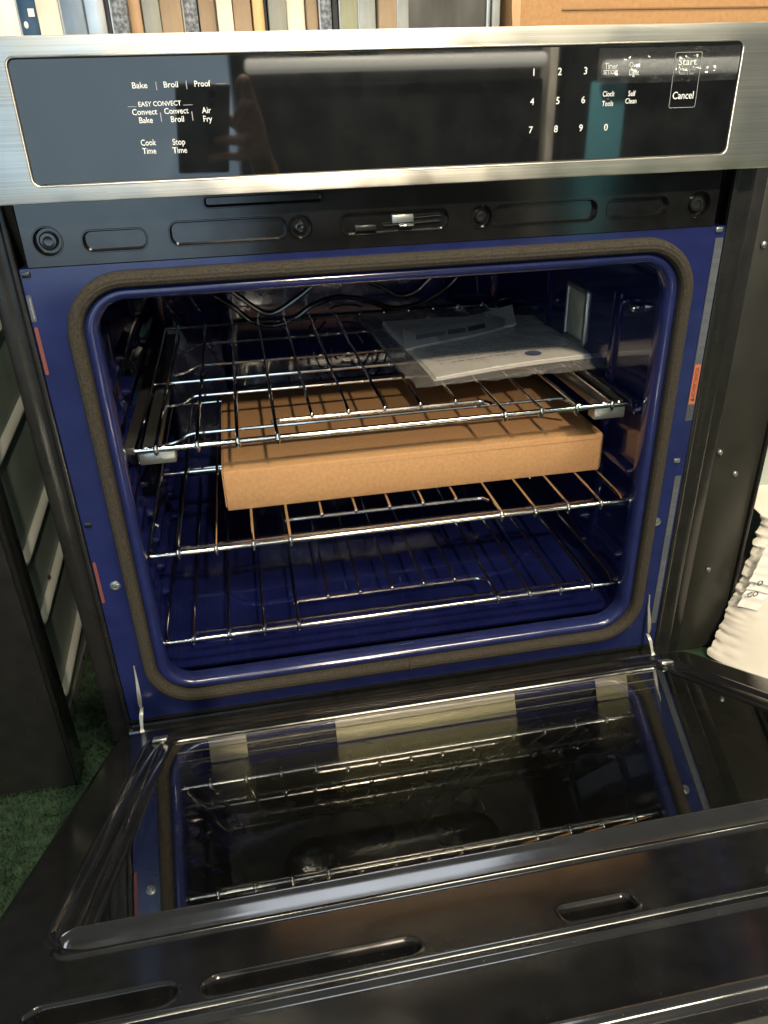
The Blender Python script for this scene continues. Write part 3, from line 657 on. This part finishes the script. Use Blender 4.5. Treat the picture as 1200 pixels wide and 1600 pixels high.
# white foam-wrapped thing at the right with torn printed wrap
MAT['wrap'] = noisify(mat('white_wrap', (.66, .61, .53), .45, spec=.4), (.74, .69, .60), 14, 3, bump=.25, bdist=.004)
wr = tag(empty('wrapped_bundle', (.7, .05, FLOOR)), 'bundle of cream plastic wrap with torn edge and black letters beside the dark cabinet', 'bundle')
def wx(z):   # left silhouette of the bundle as a function of height
    return .4700 + .060 * min(1, max(0, (z + .17) / .20)) ** .8
def wj(z): return .0040 * noise.noise(Vector((z * 45, 1, 1))) + .0040 * noise.noise(Vector((z * 130, 4, 1))) + .0022 * noise.noise(Vector((z * 300, 4, 1)))
g = G(); rows = []; NZ, NXx = 90, 70
for j in range(NZ + 1):
    z = FLOOR + .002 + (.218) * j / NZ; row = []
    x0 = wx(z); xj = wj(z); t = (z - FLOOR) / .22
    for i in range(NXx + 1):
        u = i / NXx; x = x0 + (.98 - x0) * u ** 1.4; ed = min(1, (x - x0) / .03)
        d = .000 + .028 * t - min(.22, 1.3 * (x - x0)) * (1 - .85 * t) + .018 * (1 - math.sqrt(max(0, 1 - (1 - ed) ** 2)))
        q = max(.06, 1 - (x - x0) * 34)
        d += .004 * q * noise.noise(Vector((x * 42, 2, z * 38))) - .006 * q * abs(noise.noise(Vector((x * 60 + z * 45, 7, z * 70 - x * 50)))) - .003 * q * abs(noise.noise(Vector((x * 150, 17, z * 130)))) + .003 * noise.noise(Vector((x * 8, 1, z * 8)))
        row.append((x - .7 + xj * max(0, 1 - (x - x0) / .018), d - .05, z - FLOOR))
    rows.append(row)
rows.append([(a, b + .03, c + .004) for a, b, c in rows[-1]]); rows.append([(a, b + .3, c - .0) for a, b, c in rows[-1]])
g.loft(rows, closed=False); g.make('outer_wrap', MAT['wrap'], wr, sharp=60)
g = G(); rows = []
for j in range(25):
    z = -.085 + .10 * j / 24
    xa = wx(z) + wj(z) - .002 + .004 * noise.noise(Vector((z * 90, 0, 3))); yb_ = .010 + .02 * (z + .08) - .05; rows.append([(xa - .7, yb_, z - FLOOR), (xa + .014 - .7, yb_ - .010, z - FLOOR), (xa + .022 + .004 * noise.noise(Vector((z * 70, 5, 3))) - .7, yb_ - .018, z - FLOOR)])
g.loft(rows, closed=False); g.make('torn_strip', MAT['paper'], wr)
def wtext(s, x, z, cap): text(s, 0, 0, cap, wr, MAT['dark_ink'], fn=lambda a, b: (x + a - .7, -.0592 + .0 * a, z + b - FLOOR), name='printed_text', bold=.0003)
wtext('O', .5105, -.0350, .0085); wtext('CO', .5030, -.0530, .0085)
# pale panel further right
pp = tag(G_ := empty('pale_panel', (.75, .12, FLOOR)), 'pale teal panel standing behind the cream wrap at the right edge', 'panel')
MAT['pale'] = noisify(mat('pale_teal', (.36, .42, .39), .4), (.42, .47, .43), 9, 3)
g = G(); g.box(-.235, .5, 0, .03, 0, 1.0, .003); g.make('sheet', MAT['pale'], pp)
g = G(); g.box(-.241, -.2355, -.003, .033, 0, 1.0, .001); g.make('edge_bead', MAT['galv'], pp)

# ---- row of standing panels behind the oven top
cols = {
 'cream': ((.60, .56, .47), .45, 0), 'navy': ((.03, .07, .13), .3, .2), 'silver': ((.55, .56, .55), .3, .9), 'bluegrey': ((.17, .22, .28), .4, .4), 'speck': ((.085, .095, .11), .55, .3),
 'copper': ((.46, .29, .16), .42, .5), 'brown': ((.27, .195, .125), .6, .1), 'gold': ((.60, .43, .20), .38, .6), 'olive': ((.23, .235, .16), .5, .1), 'grey': ((.24, .24, .21), .45, .3), 'black': ((.02, .02, .02), .4, 0), 'charcoal': ((.045, .045, .042), .55, .1), 'plasticgrey': ((.30, .32, .31), .25, .2)}
for k, (c, r, mt) in cols.items():
    MAT['p_' + k] = noisify(mat('panel_' + k, c, r, mt), tuple(min(.9, x * 1.2 + .03) * (1.35 if k != 'speck' else 2.4) for x in c), 24 if k != 'speck' else 260, 4, .4, .72, stretch=(1, 1, .35) if k != 'speck' else (1, 1, 1))
strips = [(-.420, -.352, 'cream', 'cream sheet at the far left end of the row of panels'), (-.352, -.332, 'navy', 'navy printed panel edge with white marks, near the left end of the row'),
 (-.332, -.309, 'cream', 'cream panel edge just right of the navy printed one'), (-.309, -.286, 'bluegrey', 'blue grey panel edge with a bright left border, left part of the row'), (-.286, -.265, 'silver', 'silvery panel edge between the blue grey and the speckled ones'),
 (-.265, -.2605, 'black', 'thin black slab edge left of the first speckled panel'), (-.2605, -.243, 'speck', 'speckled dark slab edge, leftmost of the speckled ones'), (-.243, -.229, 'copper', 'narrow copper coloured panel edge left of the centre-left speckled slab'),
 (-.229, -.211, 'grey', 'grey scuffed panel edge right of the copper one'), (-.211, -.189, 'brown', 'brown panel edge, leftmost of the brown ones'), (-.189, -.173, 'speck', 'speckled dark slab edge, second of the speckled ones from the left'),
 (-.173, -.154, 'brown', 'brown panel edge just left of the bright cream strip'), (-.154, -.137, 'cream', 'bright cream strip of wood between two brown panels'), (-.137, -.118, 'brown', 'brown panel edge between the bright cream and the gold strips'),
 (-.118, -.105, 'gold', 'gold coloured strip lit brightly in the row of panels'), (-.105, -.101, 'black', 'thin black slab edge right beside the gold strip'), (-.101, -.081, 'grey', 'grey panel edge right of the thin black one by the gold strip'),
 (-.081, -.061, 'cream', 'cream strip left of the narrow brown panel near the middle of the row'), (-.061, -.048, 'brown', 'narrow brown panel edge left of the last speckled slab'), (-.048, -.034, 'speck', 'speckled dark slab edge, rightmost of the speckled ones'),
 (-.034, -.027, 'black', 'thin black slab edge left of the olive panel'), (-.027, -.006, 'olive', 'pale olive panel edge near the right part of the row'), (-.006, .014, 'plasticgrey', 'grey panel edge wrapped in scratched plastic, right of the olive one'),
 (.014, .035, 'brown', 'dark brown panel edge, rightmost of the brown ones'), (.035, .049, 'plasticgrey', 'panel edge under crinkled clear plastic at the right end of the row')]
for i, (x0, x1, c, lab) in enumerate(strips):
    d = random.uniform(0, .02); tl = random.uniform(-.004, .004)
    e = empty('standing_panel', ((x0 + x1) / 2, .15 + d, .52)); tag(e, lab, 'panel', 'panels standing in a row behind the oven')
    g = G(lambda a, b, c_: (a + c_ * tl, b, c_)); hw = (x1 - x0) / 2 - .0004
    g.box(-hw, hw, 0, .45, 0, .32 + random.uniform(0, .05), min(.0015, hw * .5)); g.make('slab', MAT['p_' + c], e)
    if c in ('navy', 'bluegrey', 'speck', 'olive', 'plasticgrey'):
        g = G(lambda a, b, c_: (a + c_ * tl, b, c_)); g.box(-hw - .0003, -hw + .0013, -.0016, .02, 0, .30, .0004); g.make('edge_bead', MAT['p_silver'], e)
    if c == 'navy':
        for z in (.135, .150, .165, .18): g = G(); g.box(hw - .010 + random.uniform(-.001, .001), hw - .003, -.0012, -.0004, z + .01, z + .017); g.make('white_mark', MAT['white_ink'], e, False)
        g = G(); g.ball((-hw + .006, -.0008, .138), .0022, .0006, .0032); g.make('white_mark', MAT['white_ink'], e)
ds = tag(empty('charcoal_sheet', (.095, .17, .52)), 'charcoal sheet between the row of panels and the cardboard carton', 'sheet')
g = G(); g.box(-.052, .052, 0, .02, 0, .33, .002); g.make('board', MAT['p_charcoal'], ds)
g = G(); g.box(.044, .0485, -.004, .0, 0, .33, .001); g.make('edge_bead', MAT['p_silver'], ds)
g = G(); g.box(.0500, .0590, -.006, .0, 0, .33, .001); g.make('side_frame', MAT['p_plasticgrey'], ds)
cb = tag(empty('cardboard_carton', (.42, .15, .52)), 'large brown cardboard carton behind the oven top at the right', 'carton')
g = G(lambda a, b, c: (a + .002 * noise.noise(Vector((c * 30, 0, 0))), b + .002 * math.sin(a * 13), c)); g.box(-.256, 1.1, 0, .4, 0, .36, .003); g.make('carton_body', MAT['cardboard'], cb)
g = G(); rows = [[(-.2575 + .003 * noise.noise(Vector((k * .7, 1, 0))), -.0015, .09 + .01 * k), (-.2475 + .0035 * noise.noise(Vector((k * 1.3, 5, 0))), -.0022, .09 + .01 * k)] for k in range(16)]
g.loft(rows, closed=False); g.make('torn_edge', MAT['p_copper'], cb)
g = G(); g.box(-.20, 1.0, -.0016, -.0006, .1420, .1432); g.make('flap_crease', mat('crease', (.26, .15, .07), .9), cb, False)

# ---- what stands opposite and overhead (seen in the reflections of the glass), plus an added glow panel
MAT['cool'] = mat('cool_tube', (.9, .9, .9), .5, emit=(.86, .92, 1.0), es=7)
MAT['tube'] = mat('lit_tube', (.9, .9, .85), .5, emit=(1.0, .90, .68), es=64)
for (x0, x1, y0, y1, lab) in ((.03, .93, -1.30, -1.02, 'wide lit ceiling light above the middle of the aisle'), (-.55, -.37, -1.40, -1.02, 'small lit ceiling light left of the wide one'), (1.33, 1.47, -1.40, -1.02, 'small lit ceiling light right of the wide one'), (-.40, .60, .75, 1.45, 'lit ceiling light above the row of panels behind the oven')):
    e = tag(empty('ceiling_light', ((x0 + x1) / 2, (y0 + y1) / 2, 2.42)), lab, 'ceiling light', 'ceiling lights'); hx, hy = (x1 - x0) / 2, (y1 - y0) / 2
    g = G(); g.box(-hx - .02, hx + .02, -hy - .02, hy + .02, .012, .07, .004); g.make('housing', MAT['p_cream'], e)
    g = G(); g.box(-hx, hx, -hy, hy, 0, .010, .002); g.make('diffuser', MAT['tube'] if y0 < 0 else MAT['cool'], e)
MAT['bar'] = mat('glow_steel', (.8, .8, .75), .4, emit=(1.0, .95, .82), es=1.7)  # steel handles glow by themselves in place of the light they would reflect
op = tag(empty('opposite_refrigerator', (0, -2.0, FLOOR)), 'dark appliance across the aisle with a long steel handle given its own glow, mirrored in the control glass', 'appliance')
g = G(); g.box(-.12, .875, -.60, .0, 0, 1.08, .005); g.make('cabinet_body', MAT['enamel_soft'], op)
g = G(); g.box(-.12, .87, .001, .040, 0, .80, .006); g.make('lower_door', MAT['enamel_soft'], op)
g = G(); g.box(-.08, .865, .055, .085, .832, .872, .012); g.make('glow_bar', MAT['bar'], op)
g = G(); g.box(.885, .912, -.58, .050, 0, 1.08, .002); g.make('edge_trim', MAT['p_cream'], op)
op2 = tag(empty('opposite_range', (1.3, -2.0, FLOOR)), 'second appliance across the aisle with a teal film strip and a steel bar given its own glow', 'appliance')
g = G(); g.box(-.34, .59, -.60, .0, 0, 1.08, .005); g.make('cabinet_body', MAT['enamel_soft'], op2)
MAT['teal_film'] = mat('teal_film', (.14, .42, .50), .35)
g = G(); g.box(-.250, -.125, .002, .010, 0, .785, .002); g.make('film_strip', MAT['teal_film'], op2)
g = G(); g.box(-.23, .55, .02, .06, .800, .845, .012); g.make('glow_bar', MAT['bar'], op2)
wn = tag(empty('blue_glow_panel', (-1.9, -3.1, FLOOR)), 'added glowing blue panel at the left across the aisle, mirrored in the control glass', 'glow panel')
for x0, x1, es, nm in ((-2.2, 2.0, 1.45, 'bright'),):  # added glowing sheet that tints the left reflections blue, no real window
    MAT[nm] = mat('blue_glow_pane_' + nm, (.6, .7, .8), .5, emit=(.55, .78, 1.0), es=es)
    g = G(); g.box(x0, x1, 0, .01, .05, 2.5); g.make('pane', MAT[nm], wn, False)
g = G()
for x in (-2.22, 2.02): g.box(x - .012, x + .012, -.01, .03, .0, 2.54, .003)
g.make('frame', MAT['p_plasticgrey'], wn)
# phone that takes the picture, held just behind the lens
MAT['phone'] = mat('phone_back', (.15, .21, .26), .3)
ph = empty('smartphone', tuple(m.translation - Rf * .012)); ph.matrix_world = Matrix.Translation(m.translation - Rf * .016) @ m.to_3x3().to_4x4()
tag(ph, 'slate blue smartphone taking the picture, mirrored in the control glass', 'phone')
g = G(); g.box(-.074, .020, -.140, .024, .000, .008, .003); g.make('phone_body', MAT['phone'], ph)
g = G(); g.box(-.020, .014, -.016, .018, -.0015, .0005, .0006); g.make('camera_bump', MAT['phone'], ph)

MAT['skin'] = noisify(mat('skin', (.50, .29, .20), .5), (.56, .34, .24), 60, 3)
MAT['lens_glass'] = mat('lens_glass', (.004, .004, .006), .05)
for lx, ly in ((-.012, .010), (-.012, -.010)):
    g = G(); g.loft([[(lx + r * math.cos(2 * PI * k / 20), ly + r * math.sin(2 * PI * k / 20), z) for k in range(20)] for r, z in ((.0068, -.0015), (.0066, -.0030), (.0056, -.0030), (.0052, -.0020))], cap1=True); g.make('phone_lens', MAT['lens_glass'], ph, sharp=30)
me = bpy.data.meshes.new('hand'); J = []; E_ = []; RAD = []
def jn(p, r, par=None):
    J.append(p); RAD.append(r)
    if par is not None: E_.append((par, len(J) - 1))
    return len(J) - 1
fa0 = jn((.16, -.34, .16), .036); fa1 = jn((.115, -.20, .085), .030, fa0); wr_ = jn((.088, -.130, .045), .0235, fa1)
pm = jn((.072, -.085, .026), .026, wr_); pm2 = jn((.062, -.045, .018), .024, pm)
for base, chain in ((pm2, [((.052, .012, .012), .0105), ((.046, .036, -.002), .0092), ((.034, .040, -.013), .0084), ((.028, .018, -.013), .0076)]),
                    (pm2, [((.056, -.008, .010), .0108), ((.040, -.006, -.010), .0092), ((.030, -.022, -.014), .0084), ((.026, -.036, -.013), .0076)]),
                    (pm, [((.054, -.068, .006), .0105), ((.040, -.072, -.010), .0092), ((.010, -.066, -.014), .0086), ((-.016, -.070, -.012), .0076)]),
                    (pm, [((.052, -.098, .006), .0098), ((.036, -.102, -.010), .0086), ((.006, -.096, -.014), .0080), ((-.024, -.104, -.012), .0070)]),
                    (pm, [((.050, -.070, .026), .0115), ((.028, -.052, .020), .0098), ((.008, -.036, .0165), .0085)])):
    p = base
    for q, r in chain: p = jn(q, r, p)
me.from_pydata(J, E_, []); hand = bpy.data.objects.new('hand', me); COL.objects.link(hand)
md = hand.modifiers.new('skin', 'SKIN'); md.use_smooth_shade = True
for i, r in enumerate(RAD): me.skin_vertices[0].data[i].radius = (r, r)
me.skin_vertices[0].data[0].use_root = True
sb = hand.modifiers.new('sub', 'SUBSURF'); sb.levels = 2; sb.render_levels = 2
dg = bpy.context.evaluated_depsgraph_get(); dg.update()
hm = bpy.data.meshes.new_from_object(hand.evaluated_get(dg)); hand.modifiers.clear(); hand.data = hm; hm.materials.clear(); hm.materials.append(MAT['skin']); hm.shade_smooth()
hand.matrix_world = ph.matrix_world.copy()
tag(hand, 'hand of the photographer gripping the smartphone, mirrored in the control glass', 'hand')
